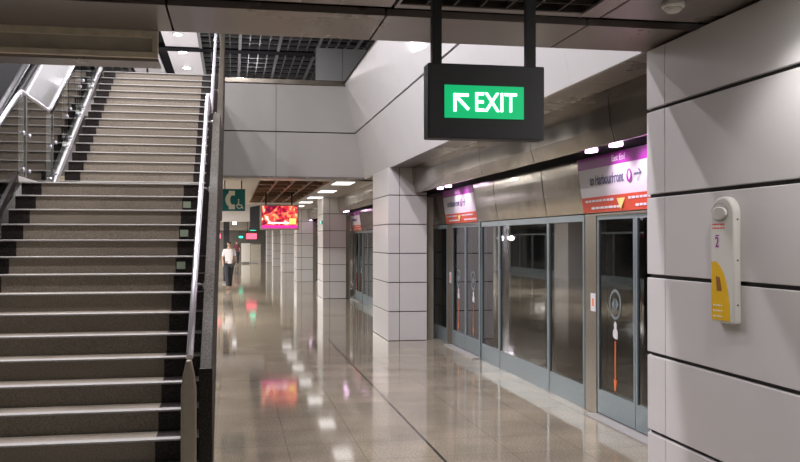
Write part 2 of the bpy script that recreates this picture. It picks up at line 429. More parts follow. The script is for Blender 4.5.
# stair flank below the balustrade
b = MB()
b.prism([(5.62, .0), (5.62, .30), (9.385, LAND_Z + .06), (11.43, LAND_Z + .06), (15.35, TOP_Z + .1), (15.35, 3.2), (14.4, 3.2), (14.4, 0)], 'x', -.20, -.12)
flank = b
struct(MB().box(-2.1, -.2, 15.15, FAR_Y + .3, TOP_Z - .25, TOP_Z).build('floor_stairhead', 'stair'))
# ================================================================== STAIRCASE
st = thing('staircase', 'grey granite staircase in two flights climbing to the upper level', 'staircase', (-1.2, 5.4, 0))
XL, XLb, XRb, XR = -2.05, -1.89, -.495, -.36
def step(yn, zt, ybase, mark=False, deep=None):
    """tread whose nosing stands at yn with its top at zt"""
    d = deep or T_
    z0 = zt - R_ - .12
    b = MB()
    b.box(XLb, XRb, yn + .02, yn + d + .03, max(z0, 0), zt, 0)
    b.box(XL - .03, XLb, yn + .02, yn + d + .03, max(z0, 0), zt - .001, 1); b.box(XRb, XR + .145, yn + .02, yn + d + .03, max(z0, 0), zt - .001, 1)
    o = b.build('step', ['stair', 'darkstone'], st)
    MB().box(XL - .03, XR + .03, yn, yn + .08, zt - .014, zt + .002).build('nosing', 'nosing', o, bevel=.006)
    if mark: MB().box(XRb + .01, XRb + .085, yn + .010, yn + .022, zt - .115, zt - .05).build('step_marker', 'marker', o)
for k in range(-11, 5):
    step(Y_E + k * T_, H + k * R_, 0, mark=k in (3, 1, -1), deep=(UP_Y - (Y_E + 4 * T_)) if k == 4 else None)
for j in range(1, 16):
    step(UP_Y + (j - 1) * T_, H + (4 + j) * R_, 0)
# landing edge strip at left, wall base of the stair
(MB().prism([(5.52, 0), (5.53, 0.02), (9.385, LAND_Z - .16), (11.4, LAND_Z - .16), (15.3, TOP_Z - .35), (15.3, 0)], 'x', -2.09, -.34).build('stair_core', 'darkstone', st))
# stone balustrade on the right
bw = thing('stone_balustrade', 'dark speckled granite balustrade along the right side of the staircase', 'balustrade', (-.16, 5.6, 0))
flank.bm.free()
def zn(y):   # nosing line
    if y < 9.385: return H + (y - Y_E) * SL
    if y < 11.17: return LAND_Z
    return LAND_Z + (y - 11.17) * SL
top = [(5.62, zn(5.62) + .72), (9.385, zn(9.385) + .74), (11.17, LAND_Z + .78), (15.35, zn(15.35) + .75)]
bot = [(15.35, zn(15.35) - .35), (11.17, LAND_Z - .35), (9.5, LAND_Z - .35), (6.2, zn(6.2) - .35), (6.2, 0), (5.62, 0)]
MB().prism(top + bot, 'x', -.195, -.122).build('stone_slab', 'sidestone', bw, bevel=.005)
MB().prism([(5.60, 0), (5.60, zn(5.62) + .72), (5.618, zn(5.62) + .72), (5.618, 0)], 'x', -.200, -.118).build('end_slab', 'darkstone', bw, bevel=.004)
# handrail on the right
hr = thing('handrail', 'polished steel handrail on brackets along the right side of the staircase', 'handrail', (-.25, 5.4, 0))
XH = -.25
pr_ = [(5.47, 1.02), (5.55, 1.10), (9.25, zn(9.25) + .97)]
pr_ = [(5.46, 1.04), (6.66, 1.755), (9.2, 3.19), (9.45, 3.27), (10.7, 3.28), (11.0, 3.36), (15.1, 5.55), (15.6, 5.6)]
MB().tube([(XH, y, z) for y, z in pr_], .021, seg=14).build('rail', 'steelpol', hr)
for y, z in ((6.3, 1.54), (7.6, 2.286), (8.9, 3.02), (10.1, 3.275), (11.9, 3.84), (13.2, 4.535), (14.5, 5.229)):
    MB().tube([(XH, y, z - .01), (XH, y, z - .09), (XH + .06, y, z - .11)], .008, seg=8).lathe((XH + .055, y, z - .11), [(.025, 0), (.025, .006)], 'x', 12).build('bracket', 'steel', hr)
nw = MB(); nw.prism([(-.298, 0), (-.298, .86), (-.285, .95), (-.268, 1.03), (-.236, 1.03), (-.220, .95), (-.207, .86), (-.207, 0)], 'y', 5.40, 5.46)
nw.build('end_post', 'newel', hr, bevel=.012, seg=3)['label'] = 'tan tapered end post'
# left glass balustrade
gb = thing('glass_balustrade', 'clear glass balustrade with steel handrail along the left side of the staircase', 'balustrade', (-2.1, 5.6, 0))
XG = -2.13
ys = [5.6, 6.98, 8.36, 9.74]
def gl_panel(y0, y1, f):
    b = MB(); b.prism([(y0 + .015, zn(y0) - .0 + f), (y1 - .015, zn(y1) + f), (y1 - .015, zn(y1) + .92), (y0 + .015, zn(y0) + .92)], 'x', XG - .006, XG + .006)
    o = b.build('glass_panel', 'glass', gb)
    for yy in (y0 + .12, y1 - .12):
        for dz in (.14, .52):
            MB().lathe((XG + .008, yy, zn(yy) + dz), [(.022, 0), (.022, .02), (.012, .026)], 'x', 12).build('glass_clamp', 'steelpol', o)
for a, c in zip(ys, ys[1:]): gl_panel(a, c, .05)
for a, c in ((9.78, 11.13),): gl_panel(a, c, .05)
for a, c in ((11.2, 12.2), (12.2, 13.2), (13.2, 14.2), (14.2, 15.2)): gl_panel(a, c, .05)
for y in (9.76, 11.16, 15.22): MB().box(XG - .02, XG + .02, y - .02, y + .02, zn(y), zn(y) + .93).build('post', 'steel', gb, bevel=.004)
MB().tube([(XG - .02, y, z) for y, z in ((5.6, zn(5.6) + .95), (9.5, 3.21), (9.68, 3.285), (11.0, 3.285), (11.15, 3.32), (15.2, 5.50), (15.7, 5.55))], .024, seg=12).build('rail', 'steelpol', gb)
MB().prism([(11.2, LAND_Z), (15.2, zn(15.2)), (15.2, zn(15.2) + .10), (11.2, LAND_Z + .10)], 'x', XG - .03, XG + .025).box(XG - .03, XG + .025, 9.39, 11.2, LAND_Z, LAND_Z + .06).build('base_rail', 'brushed', gb, bevel=.005)
MB().prism([(5.6, zn(5.6)), (9.385, LAND_Z), (9.385, LAND_Z + .10), (5.6, zn(5.6) + .1)], 'x', XG - .03, XG + .025).build('stone_kerb', 'darkstone', gb)
# escalator further left
es = thing('escalator', 'stainless steel clad escalator rising beyond the glass on the left of the stairs', 'escalator', (-3.2, 6.5, 0))
def ze(y): return 2.05 + .577 * (y - 10.8)
for x0, x1, nm in ((-2.66, -2.60, 'cladding'), (-3.86, -3.80, 'cladding')):
    MB().prism([(7.3, 0.02), (15.9, ze(15.9) ), (15.9, ze(15.9) + .86), (7.3, ze(7.3) + .86)], 'x', x0, x1).build(nm, 'brushed', es)
b = MB()
for i in range(48):
    y = 7.3 + i * .18 * 1; z = ze(y) + .35
    b.box(-3.78, -2.68, y, y + .19, z - .15, z + .02)
b.build('steps', 'rubber', es)
MB().prism([(7.3, ze(7.3) + .86), (15.9, ze(15.9) + .86), (15.9, ze(15.9) + 1.2), (7.3, ze(7.3) + 1.2)], 'x', -2.645, -2.63).build('balustrade_glass', 'glass', es)
MB().prism([(7.3, ze(7.3) + .86), (15.9, ze(15.9) + .86), (15.9, ze(15.9) + 1.2), (7.3, ze(7.3) + 1.2)], 'x', -3.84, -3.825).build('balustrade_glass', 'glass', es)
for x in (-2.637, -3.832):
    o = MB().tube([(x, 7.2, ze(7.2) + 1.22), (x, 15.9, ze(15.9) + 1.22)], .04, seg=10, flat=(.04, .022)).build('handrail', 'rubber', es)
    MB().box(x - .03, x + .03, 0, .001, 0, .001).bm.free()
    MB().prism([(7.3, ze(7.3) + 1.165), (15.9, ze(15.9) + 1.165), (15.9, ze(15.9) + 1.20), (7.3, ze(7.3) + 1.20)], 'x', x - .028, x + .028).build('handrail_guide', 'steelpol', es)
MB().prism([(6.6, 0), (15.9, ze(15.9) - .05), (15.9, ze(15.9) - .9), (9.0, 0)], 'x', -3.8, -2.62).build('truss', 'darkstone', es)
# bulkhead box over the foot of the stairs
sb = thing('shutter_housing', 'long olive shutter housing with beige edges hanging from the ceiling over the stairs', 'shutter housing', (-2.4, 5.5, 2.86))
MB().box(-5.5, -.46, 5.50, 5.66, 2.845, 3.25).build('body', 'olive', sb)
MB().box(-5.5, -.44, 5.482, 5.50, 2.968, 3.06).box(-5.5, -.44, 5.47, 5.50, 2.845, 2.880).box(-.475, -.44, 5.474, 5.50, 2.872, 2.975).build('edge_frame', 'beige', sb, bevel=.003)
MB().box(-5.5, -.44, 5.50, 5.72, 2.828, 2.845).build('bottom_cover', 'soffit', sb)
# ================================================================== PILLARS
def pillar(loc_y, label):
    t = thing('pillar', label, 'pillar', (3.0, loc_y, 0), 'panelled pillars beside the platform doors')
    b = MB(); n = 6; p = .505
    x0, x1, y0, y1 = PX, 3.34, loc_y, loc_y + 1.68
    for i in range(n):
        z0, z1 = i * p + .008, min((i + 1) * p - .008, ZC - .005)
        # front
        b.box(x0 + .0, x0 + .195, y0, y0 + .02, z0, z1); b.box(x0 + .205, x1, y0, y0 + .02, z0, z1)
        b.box(x0, x0 + .195, y1 - .02, y1, z0, z1); b.box(x0 + .205, x1, y1 - .02, y1, z0, z1)
        b.box(x0, x0 + .02, y0 + .022, y0 + .195, z0, z1); b.box(x0, x0 + .02, y0 + .205, y1 - .022, z0, z1)
        b.box(x1 - .02, x1, y0 + .022, y1 - .022, z0, z1)
    b.build('panels', 'panel', t, bevel=.003)
    MB().box(x0 + .014, x1 - .014, y0 + .014, y1 - .014, 0, ZC - .004).build('core', 'groove', t)
    MB().box(x1, 3.48, y0 + .1, y0 + .5, 0, 2.5).build('side_fin', 'sidefin', t)
    return t
P0 = pillar(15.0, 'nearest freestanding white panelled pillar, right of the corridor')
ords = ['second', 'third', 'fourth', 'fifth', 'sixth', 'seventh']
for i, y in enumerate((26.1, 36.9, 47.7, 58.5, 69.3)):
    copy_tree(P0, (0, y - 15.0, 0), None, ords[i] + ' white panelled pillar along the corridor, counted from the nearest freestanding one')
# ================================================================== PLATFORM DOORS
def leaf(t, ya, yb, handle_side):
    """ya > yb along the platform"""
    lf = MB()
    X = 3.595
    lf.box(X, X + .04, ya - .035, ya, .03, 1.99); lf.box(X, X + .04, yb, yb + .035, .03, 1.99)
    lf.box(X, X + .04, yb + .035, ya - .035, 1.95, 1.99)
    o = lf.build('door_leaf', 'bluegrey', t)
    MB().box(X + .014, X + .026, yb + .035, ya - .035, .26, 1.95).build('door_glass', 'glass_dark', o)
    MB().box(X, X + .04, yb + .035, ya - .035, .03, .26).build('kick_plate', 'bluegrey', o)
    return o
def arrow_decal(o, y, X=3.607):
    b = MB(); n = 28; r1, r0 = .13, .108
    ring = lambda r: [(y + r * math.cos(2 * PI * k / n), 1.13 + r * 1.12 * math.sin(2 * PI * k / n)) for k in range(n)]
    A, B_ = ring(r1), ring(r0)
    for k in range(n):
        k2 = (k + 1) % n
        b.prism([A[k], A[k2], B_[k2], B_[k]], 'x', X - .002, X)
    b.prism([(y + .075, 1.13), (y + .02, 1.19), (y + .02, 1.07)], 'x', X - .002, X)
    b.prism([(y - .075, 1.13), (y - .02, 1.19), (y - .02, 1.07)], 'x', X - .002, X)
    b.box(X - .002, X, y - .006, y + .006, 1.07, 1.19)
    b.build('door_symbol', 'bluegrey', o)
    b = MB()
    b.prism([(y + .05, .82), (y + .05, .87), (y + .02, .90), (y + .03, .94), (y, .97), (y - .03, .94), (y - .025, .90), (y - .055, .87), (y - .05, .80), (y, .80)], 'x', X - .002, X)
    b.build('hand_symbol', 'signwhite', o)
    b = MB(); b.box(X - .002, X, y - .011, y + .011, .40, .78)
    b.prism([(y - .035, .41), (y + .035, .41), (y + .012, .30), (y - .012, .30)], 'x', X - .002, X)
    b.build('warning_stripe', 'orange', o)
def door(Y0, label, detail=True):
    t = thing('platform_door', label, 'platform door', (3.55, Y0 - .85, 0), 'sliding platform screen doors')
    MB().box(3.588, 3.66, Y0, Y0 + .29, 0, 2.015).build('door_post', 'frame', t, bevel=.006)
    MB().box(3.57, 3.66, Y0 - 1.76, Y0 - 1.70, 0, 2.02).build('jamb', 'bluegrey', t)
    MB().box(3.575, 3.66, Y0 - 1.76, Y0, 1.99, 2.012).build('head_rail', 'frame', t)
    MB().box(3.46, 3.66, Y0 - 1.75, Y0 + .02, .0, .018).build('threshold', 'nosing', t)
    a = leaf(t, Y0 - .005, Y0 - .845, 1); c = leaf(t, Y0 - .855, Y0 - 1.695, 1)
    if detail:
        arrow_decal(a, Y0 - .40); arrow_decal(c, Y0 - 1.28)
        o = MB().box(3.584, 3.588, Y0 + .015, Y0 + .135, 1.03, 1.21).build('post_label', 'signwhite', t)
        MB().box(3.5825, 3.584, Y0 + .055, Y0 + .095, 1.08, 1.16).build('red_mark', 'orange', o)
    return t
def sign(Y0, label):
    t = thing('door_sign', label, 'sign', (3.5, Y0, 2.0), 'illustrated signs above the platform doors')
    a, c = Y0 + .265, Y0 - 1.65
    def xs(z): return 3.50 + (2.57 - z) / .55 * .075 + .012 * math.sin((z - 2.02) / .55 * PI) * -1
    prof = [2.02, 2.09, 2.16, 2.23, 2.30, 2.37, 2.44, 2.51, 2.57]
    def strip(z0, z1, off, y0, y1, mat, name, par, th=.004):
        n = 5; zz = [z0 + (z1 - z0) * i / n for i in range(n + 1)]
        MB().prism([(xs(z) - off, z) for z in zz] + [(xs(z) - off + th, z) for z in zz[::-1]], 'y', y0, y1).build(name, mat, par)
    strip(2.02, 2.57, 0, c, a, 'signwhite', 'sign_panel', t, .03)
    strip(2.455, 2.568, .004, c, a, 'purple', 'purple_band', t)
    strip(2.022, 2.175, .004, c, a, 'red', 'red_band', t)
    mid = (a + c) / 2
    text('East End', .085, (xs(2.51) - .009, a - .98, 2.51), MAT_NX, 'signwhite', t, sx=1.0)
    text('to HarbourFront', .15, (xs(2.33) - .004, a - .66, 2.335), MAT_NX, 'ink', t, sx=.74, bold=.001)
    text('\u2192', .2, (xs(2.33) - .004, a - 1.33, 2.335), MAT_NX, 'ink', t, name='arrow', bold=.002)
    # ring symbol
    b = MB(); yy, zz = a - 1.16, 2.335
    for k in range(20):
        a0, a1 = 2 * PI * k / 20, 2 * PI * (k + 1) / 20
        b.prism([(yy + .05 * math.cos(a0), zz + .062 * math.sin(a0)), (yy + .05 * math.cos(a1), zz + .062 * math.sin(a1)), (yy + .032 * math.cos(a1), zz + .042 * math.sin(a1)), (yy + .032 * math.cos(a0), zz + .042 * math.sin(a0))], 'x', xs(zz) - .006, xs(zz) - .002)
    b.build('line_symbol', 'purple', t)
    for z, y0, s_ in ((2.135, a - .10, 1), (2.065, a - .22, 2)):
        for q in range(2):
            yy = y0 - q * .98; b = MB()
            for r in range(9):
                wd = .05 + random.random() * .05
                b.box(xs(z) - .007, xs(z) - .004, yy - wd, yy, z - .010, z + .012); yy -= wd + .018
                if yy < y0 - q * .98 - .62: break
            b.build('small_print', 'signwhite', t)
    y = a - .92
    b = MB().prism([(y + .13, 2.185), (y - .13, 2.185), (y, 2.04)], 'x', xs(2.1) - .012, xs(2.1) - .006); b.build('yellow_triangle', 'paleyellow', t)
    return t
def header(y0, y1):
    n = MB()
    zz = [2.02 + .55 * i / 8 for i in range(9)]
    xs = lambda z: 3.50 + (2.57 - z) / .55 * .075 - .012 * math.sin((z - 2.02) / .55 * PI)
    n.prism([(xs(z), z) for z in zz] + [(xs(z) + .03, z) for z in zz[::-1]], 'y', y0 + .012, y1 - .012)
    return n
def screen(y0, y1, label, group='fixed glass screens between the doors'):
    t = thing('glass_screen', label, 'glass screen', (3.58, (y0 + y1) / 2, 0), group)
    X = 3.585
    MB().box(X, X + .05, y0, y0 + .045, 0, 2.01).box(X, X + .05, y1 - .03, y1, 0, 2.01).box(X, X + .05, y0 + .045, y1 - .03, 1.94, 2.01).build('frame', 'bluegrey', t, bevel=.004)
    MB().box(X + .004, X + .05, y0 + .045, y1 - .03, .0, .24).build('kick_plate', 'bluegrey', t)
    MB().box(X + .018, X + .03, y0 + .045, y1 - .03, .24, 1.94).build('glass', 'glass_dark', t)
    return t
D = [8.30 + 5.92 * i for i in range(8)]
dl = ['nearest sliding platform door, half hidden by the panelled wall on the right',
      'second sliding platform door, just before the nearest freestanding pillar',
      'third sliding platform door, behind the nearest freestanding pillar',
      'fourth sliding platform door, seen between the first two freestanding pillars',
      'fifth sliding platform door along the corridor', 'sixth sliding platform door along the corridor',
      'seventh sliding platform door along the corridor', 'eighth sliding platform door along the corridor']
sl_ = ['large purple white and red sign above the nearest platform door',
       'brightly lit purple white and red sign above the second platform door',
       'purple white and red sign above the third platform door behind the nearest pillar',
       'small glowing sign above the fourth platform door between two pillars',
       'distant sign above the fifth platform door', 'distant sign above the sixth platform door',
       'distant sign above the seventh platform door', 'distant sign above the eighth platform door']
d0 = door(D[0], dl[0]); s0 = sign(D[0], sl_[0])
ordn = ['nearest', 'second', 'third', 'fourth', 'fifth', 'sixth', 'seventh', 'eighth']
pat = [(D[0] - 3.6, D[0] - 2.6), (D[0] - 2.6, D[0] - 1.76)]
hp = [(.30, 1.36), (1.36, 3.26), (3.26, 4.15)]
g0 = [screen(D[0] + a, D[0] + c, lab) for (a, c), lab in zip(hp, (
    'narrow dark glass screen just left of the nearest platform door',
    'wide dark glass screen in the middle of the row between the first two doors',
    'dark glass screen just right of the second platform door'))]
hl = ['bronze header panel just left of the large sign', 'wide bronze header panel in the middle between the first two door signs', 'bronze header panel just right of the second door sign']
hspan = [(.265, 1.36), (1.36, 3.26), (3.26, 4.27)]
h0 = []
for (a, c), lab in zip(hspan, hl):
    o = header(D[0] + a, D[0] + c).build('header_panel', 'bronze')
    h0.append(tag(o, lab, 'header panel', 'bronze header panels above the glass'))
for i in range(1, 8):
    dy = D[i] - D[0]
    copy_tree(d0, (0, dy, 0), None, dl[i]); copy_tree(s0, (0, dy, 0), None, sl_[i])
    for g, pos in zip(g0, ('left of', 'midway beyond', 'far beyond')):
        copy_tree(g, (0, dy, 0), None, 'dark glass screen %s the %s platform door' % (pos, ordn[i]))
    for h, pos in zip(h0, ('left of', 'midway beyond', 'far beyond')):
        copy_tree(h, (0, dy, 0), None, 'bronze header panel %s the %s door sign' % (pos, ordn[i]))
for (a, c), pos in (((-3.66, -1.76), 'hidden mostly behind the panelled wall'),):
    screen(D[0] + a, D[0] + c, 'dark glass screen right of the nearest platform door')
    o = header(D[0] + a, D[0] - 1.65).build('header_panel', 'bronze'); tag(o, 'bronze header panel right of the large sign', 'header panel', 'bronze header panels above the glass')
# pairs of lamps in the bulkhead over each sign
def sign_lamp(y, label, light):
    t = thing('sign_lamp', label, 'lamp', (3.215, y, 2.57), 'small oval lamps over the door signs')
    b = MB(); n = 20; c = Vector((3.215, y, 2.562)); u = Vector((1, 0, 0)); nn = Vector((0, 0, -1))
    A = [b.bm.verts.new(c + u * .045 * math.cos(2 * PI * k / n) + Vector((0, 1, 0)) * .10 * math.sin(2 * PI * k / n) + nn * .014) for k in range(n)]
    B2 = [b.bm.verts.new(v.co - nn * .03) for v in A]
    b.bm.faces.new(A); b.bm.faces.new(B2[::-1])
    for k in range(n): b.bm.faces.new([A[k], B2[k], B2[(k + 1) % n], A[(k + 1) % n]])
    b.build('lens', 'lampmag', t)
    if light:
        l = bpy.data.lights.new('lamp_light', 'SPOT'); l.energy = W_MAG; l.color = (1, .80, 1); l.spot_size = 1.9; l.spot_blend = .8; l.shadow_soft_size = .04
        o = bpy.data.objects.new('lamp_light', l); C.objects.link(o); o.parent = t; o.location = Vector((3.215, y, 2.54)) - ORG[t.name]
        o.rotation_euler = Vector((.30, 0, -.30)).to_track_quat('-Z', 'Y').to_euler()
    return t
for i in range(6):
    for q, dy in enumerate((-.76, -1.28)):
        sign_lamp(D[i] + dy, '%s violet lamp over the %s door sign' % (('left', 'right')[q], ordn[i]), i < 2)
# ================================================================== CEILING LIGHTS
def ceiling_light(x, y, label, group, power=None, z=ZC, sz=(.40, 1.0)):
    t = thing('ceiling_light', label, 'ceiling light', (x, y, z), group)
    MB().box(x - sz[0] / 2 - .02, x + sz[0] / 2 + .02, y - sz[1] / 2 - .02, y + sz[1] / 2 + .02, z - .008, z - .001).build('frame', 'steel', t)
    MB().box(x - sz[0] / 2, x + sz[0] / 2, y - sz[1] / 2, y + sz[1] / 2, z - .016, z - .006).build('diffuser', 'lamp', t)
    if power: area('lamp_light', (x, y, z - .03), sz, power, (1, .97, .94), t)
    return t
G = 'rectangular lights in the low ceiling'
fl = ['nearest of the rectangular lights beyond the end wall, right of the brown grid', 'second rectangular light beyond the end wall', 'third rectangular light beyond the end wall', 'fourth rectangular light beyond the end wall, beside the hanging screen']
for i in range(7):
    y = 19.4 + i * 3.35
    ceiling_light(2.42, y, fl[i] if i < 4 else 'distant rectangular ceiling light, number %s along the corridor' % ['five', 'six', 'seven', 'eight', 'nine', 'ten', 'eleven', 'twelve', 'thirteen', 'fourteen'][i - 4], G)
for i in range(8):
    ceiling_light(-2.6, 20.5 + i * 7.5, 'large corridor ceiling light on the left side behind the stairs, %s in its row' % ordn[i], 'large lights on the left side of the corridor', W_LOW * 32, sz=(1.2, 2.4))
for i, (x, y, p) in enumerate(((2.2, 2.9, .55), (2.2, -.4, .6), (2.2, -3.8, .8), (.25, -2.5, .9), (-1.2, 1.4, .3), (-1.2, -2.5, .8), (-3.2, -2.5, .8))):
    ceiling_light(x, y, 'rectangular light in the near ceiling, %s placed' % ordn[i], 'lights in the near ceiling above the viewer', W_LOW * p, sz=(.4, 1.0))
for i, (x, y) in enumerate(((2.88, 15.9),)):
    pass
def downlight(x, y, label, power, z=7.52):
    t = thing('downlight', label, 'downlight', (x, y, z), 'round downlights in the upper ceiling')
    MB().lathe((x, y, z), [(.15, -.001), (.15, -.015), (.12, -.02)], seg=20).build('rim', 'steel', t)
    MB().lathe((x, y, z), [(.115, -.018), (.115, -.03)], seg=20).build('lens', 'lampup', t)
    if power: area('lamp_light', (x, y, z - .05), (.3, .3), power, (1, .96, 1), t)
k = 0
for y in (25.3, 27.7, 30.2, 32.6):
    downlight(-1.5, y, 'upper level downlight in the wide white ceiling strip, %s above the stair top' % ordn[k], W_UP * .7); k += 1
k = 0
for y in (25.0, 30.2):
    downlight(-2.82, y, 'upper level downlight in the left white ceiling strip, %s one' % ordn[k], W_UP * .4); k += 1
k = 0
for x in (-3.4, -1.6, .2):
    for y in (6.5, 9.5, 12.5, 22.):
        downlight(x, y, 'upper ceiling downlight over the stairwell, row %s place %s' % (['left', 'middle', 'right'][int((x + 3) / 1.5)], ordn[k % 4]), W_UP); k += 1
def glint_flood(x, y, z, label, p, sx=.42, sz=.6):  # added lamps, hidden from the camera, meant to glint on fascia and escalator cladding
    t = thing('glint_floodlight', label, 'lamp', (x, y, z), 'added floodlights out of view on the upper level')
    MB().box(x - sx / 2 - .03, x + sx / 2 + .03, y + .005, y + .14, z - sz / 2 - .03, z + sz / 2 + .03).build('housing', 'black', t, bevel=.01)
    MB().box(x - sx / 2, x + sx / 2, y - .01, y + .004, z - sz / 2, z + sz / 2).build('lens', 'glint_flood', t)
    MB().box(x - .03, x + .03, y + .05, y + .10, z + sz / 2 + .03, 7.5).build('hanger', 'black', t)
glint_flood(-2.68, 29.2, 6.40, 'floodlight added out of view left of the stair top for a glint on the fascia', 260)
glint_flood(.75, 31, 6.75, 'floodlight added out of view right of the stair top to brighten the escalator cladding', 200, .6, .6)
# ================================================================== EXIT SIGN
ex = thing('exit_sign', 'lit green EXIT sign with arrow in a charcoal box hung from two posts', 'exit sign', (1.18, 4.05, ZC))
MB().box(.897, 1.468, 4.0, 4.10, 2.226, 2.578).build('housing', 'signbody', ex, bevel=.006)
for x in (.947, 1.412): MB().box(x - .023, x + .023, 4.03, 4.07, 2.575, ZC + .03).build('post', 'black', ex)
MB().box(.975, 1.362, 3.994, 4.002, 2.322, 2.476).build('green_panel', 'green', ex)
text('EXIT', .128, (1.222, 3.992, 2.394), MAT_NY, 'exitw', ex, sx=.80, bold=.0008)
b = MB(); cx_, cz_ = 1.052, 2.395
b.prism([(1.018, 2.436), (1.09, 2.436), (1.09, 2.423), (1.018, 2.423)], 'y', 3.990, 3.994)
b.prism([(1.018, 2.436), (1.031, 2.436), (1.031, 2.352), (1.018, 2.352)], 'y', 3.9902, 3.9942)
b.prism([(1.022, 2.422), (1.031, 2.431), (1.095, 2.367), (1.086, 2.358)], 'y', 3.9904, 3.9944)
b.build('arrow', 'exitw', ex)
area('lamp_light', (1.168, 3.985, 2.40), (.36, .14), .8, (.15, 1, .5), ex, rot=(-PI / 2, 0, 0))
def wall_spot(x, y, label, p):
    t = thing('downlight', label, 'downlight', (x, y, ZC))
    MB().lathe((x, y, ZC), [(.09, -.001), (.09, -.01), (.075, -.014)], seg=20).build('rim', 'steel', t)
    MB().lathe((x, y, ZC), [(.07, -.012), (.07, -.02)], seg=20).build('lens', 'lamp', t)
    l = bpy.data.lights.new('lamp_light', 'SPOT'); l.energy = p; l.color = (1, .96, .96); l.spot_size = 2.3; l.spot_blend = .5; l.shadow_soft_size = .07
    o = bpy.data.objects.new('lamp_light', l); C.objects.link(o); o.parent = t; o.location = (0, 0, -.03)
wall_spot(2.3, 3.55, 'round downlight in the near ceiling close to the panelled wall', 32)
# smoke detector
sd = thing('smoke_detector', 'round pale smoke detector on the near ceiling above the panelled wall', 'smoke detector', (2.30, 4.31, ZC))
MB().lathe((2.30, 4.31, ZC), [(.062, .001), (.062, -.018), (.056, -.028)], seg=24).build('base', 'white', sd)
MB().lathe((2.30, 4.31, ZC), [(.045, -.028), (.045, -.04), (.03, -.052), (.012, -.055)], seg=24).build('sensor', 'white', sd)
# dispenser on the wall
dp = thing('wall_dispenser', 'white and yellow dispenser with rounded top mounted on the panelled wall', 'dispenser', (2.65, 4.42, 1.29))
DX = WX - .03
def rr(y0, y1, z0, z1, rt, n=8):
    pts = [(y0, z0), (y1, z0)]
    pts += [(y1 - rt + rt * math.cos(a * PI / 2 / n), z1 - rt + rt * math.sin(a * PI / 2 / n)) for a in range(n + 1)]
    pts += [(y0 + rt - rt * math.sin(a * PI / 2 / n), z1 - rt + rt * math.cos(a * PI / 2 / n)) for a in range(n + 1)]
    return pts
MB().prism(rr(4.285, 4.515, 1.295, 1.985, .10), 'x', DX - .048, DX).build('body', 'white', dp, bevel=.014, seg=3)
F = DX - .048
b = MB(); n = 24; A = []
b.prism([(4.42 + .072 * math.cos(2 * PI * k / n), 1.895 + .036 * math.sin(2 * PI * k / n)) for k in range(n)], 'x', F - .010, F + .01); b.build('oval_button', 'white', dp, bevel=.005)
b = MB(); n = 24
for k in range(n):
    a0, a1 = 2 * PI * k / n, 2 * PI * (k + 1) / n
    b.prism([(4.42 + .085 * math.cos(a0), 1.902 + .05 * math.sin(a0)), (4.42 + .085 * math.cos(a1), 1.902 + .05 * math.sin(a1)), (4.42 + .082 * math.cos(a1), 1.902 + .047 * math.sin(a1)), (4.42 + .082 * math.cos(a0), 1.902 + .047 * math.sin(a0))], 'x', F - .001, F + .004)
b.build('groove_ring', 'nosing', dp)
sw = [(4.502, 1.31), (4.32, 1.31), (4.325, 1.40), (4.345, 1.49), (4.38, 1.565), (4.42, 1.61), (4.46, 1.632), (4.502, 1.628)]
MB().prism(sw, 'x', F - .002, F + .004).build('yellow_label', 'yellow', dp)
MB().prism([(4.40, 1.47), (4.445, 1.47), (4.455, 1.55), (4.42, 1.545), (4.41, 1.52)], 'x', F - .004, F).build('brown_picture', 'brownvinyl', dp)
text('2', .08, (F - .002, 4.445, 1.735), MAT_NX, 'purple', dp, name='purple_symbol', depth=.001)
MB().box(F - .002, F + .001, 4.428, 4.462, 1.772, 1.777).build('symbol_bar', 'purple', dp)
for z in (1.835, 1.815):
    b = MB(); yy = 4.495
    for wd in (.012, .026, .018, .030, .014):
        b.box(F - .001, F + .001, yy - wd, yy, z - .004, z + .004); yy -= wd + .006
    b.build('red_print', 'red', dp)
for z in (1.39, 1.36, 1.33):
    b = MB(); yy = 4.485
    for wd in (.02, .016, .024, .012): b.box(F - .003, F + .001, yy - wd, yy, z - .004, z + .004); yy -= wd + .006
    b.build('label_print', 'cream', dp)
for z in (1.40, 1.64, 1.86): MB().lathe((DX - .024, 4.286, z), [(.005, -.003), (.005, .004)], 'y', 10).build('screw', 'groove', dp)
# ================================================================== CORRIDOR THINGS
tv = thing('advert_screen', 'glowing red and orange advert screen in a dark housing hung from the corridor ceiling', 'screen', (1.27, 24, ZC))
b = MB(); b.prism([(.76, 23.98), (1.76, 23.98), (1.76, 24.12), (1.0, 25.6), (.50, 25.6)], 'z', 2.03, 2.69); b.build('housing', 'void', tv, bevel=.01)
MB().box(.74, 1.78, 23.95, 23.99, 2.02, 2.70).build('frame', 'newel', tv, bevel=.006)
MB().box(.79, 1.74, 23.935, 23.95, 2.145, 2.665).build('picture', 'advert', tv)
MB().box(.79, 1.74, 23.935, 23.951, 2.065, 2.143).build('magenta_band', 'magband', tv)
MB().box(1.52, 1.70, 23.928, 23.936, 2.17, 2.33).build('yellow_patch', 'yelglow', tv)
MB().box(.95, 1.5, 23.928, 23.936, 2.19, 2.225).build('caption_strip', 'whiteglow', tv)
for x in (.9, 1.6): MB().tube([(x, 24.1, 2.68), (x, 24.1, ZC)], .02).build('hanger', 'black', tv)
ps = thing('telephone_sign', 'square teal sign with telephone and wheelchair symbols hung near the stair foot wall', 'sign', (.03, 19, ZC))
MB().box(-.22, .275, 19.0, 19.06, 2.36, 2.83).build('sign_face', 'teal', ps, bevel=.005)
for x in (-.15, .2): MB().tube([(x, 19.03, 2.82), (x, 19.03, ZC)], .012).build('hanger', 'black', ps)
b = MB(); n = 14; pts = []
cx0, cz0 = .045, 2.60
for k in range(n + 1):
    a = PI * .62 + k * PI * .76 / n; pts.append((cx0 + .185 * math.cos(a), cz0 + .185 * math.sin(a)))
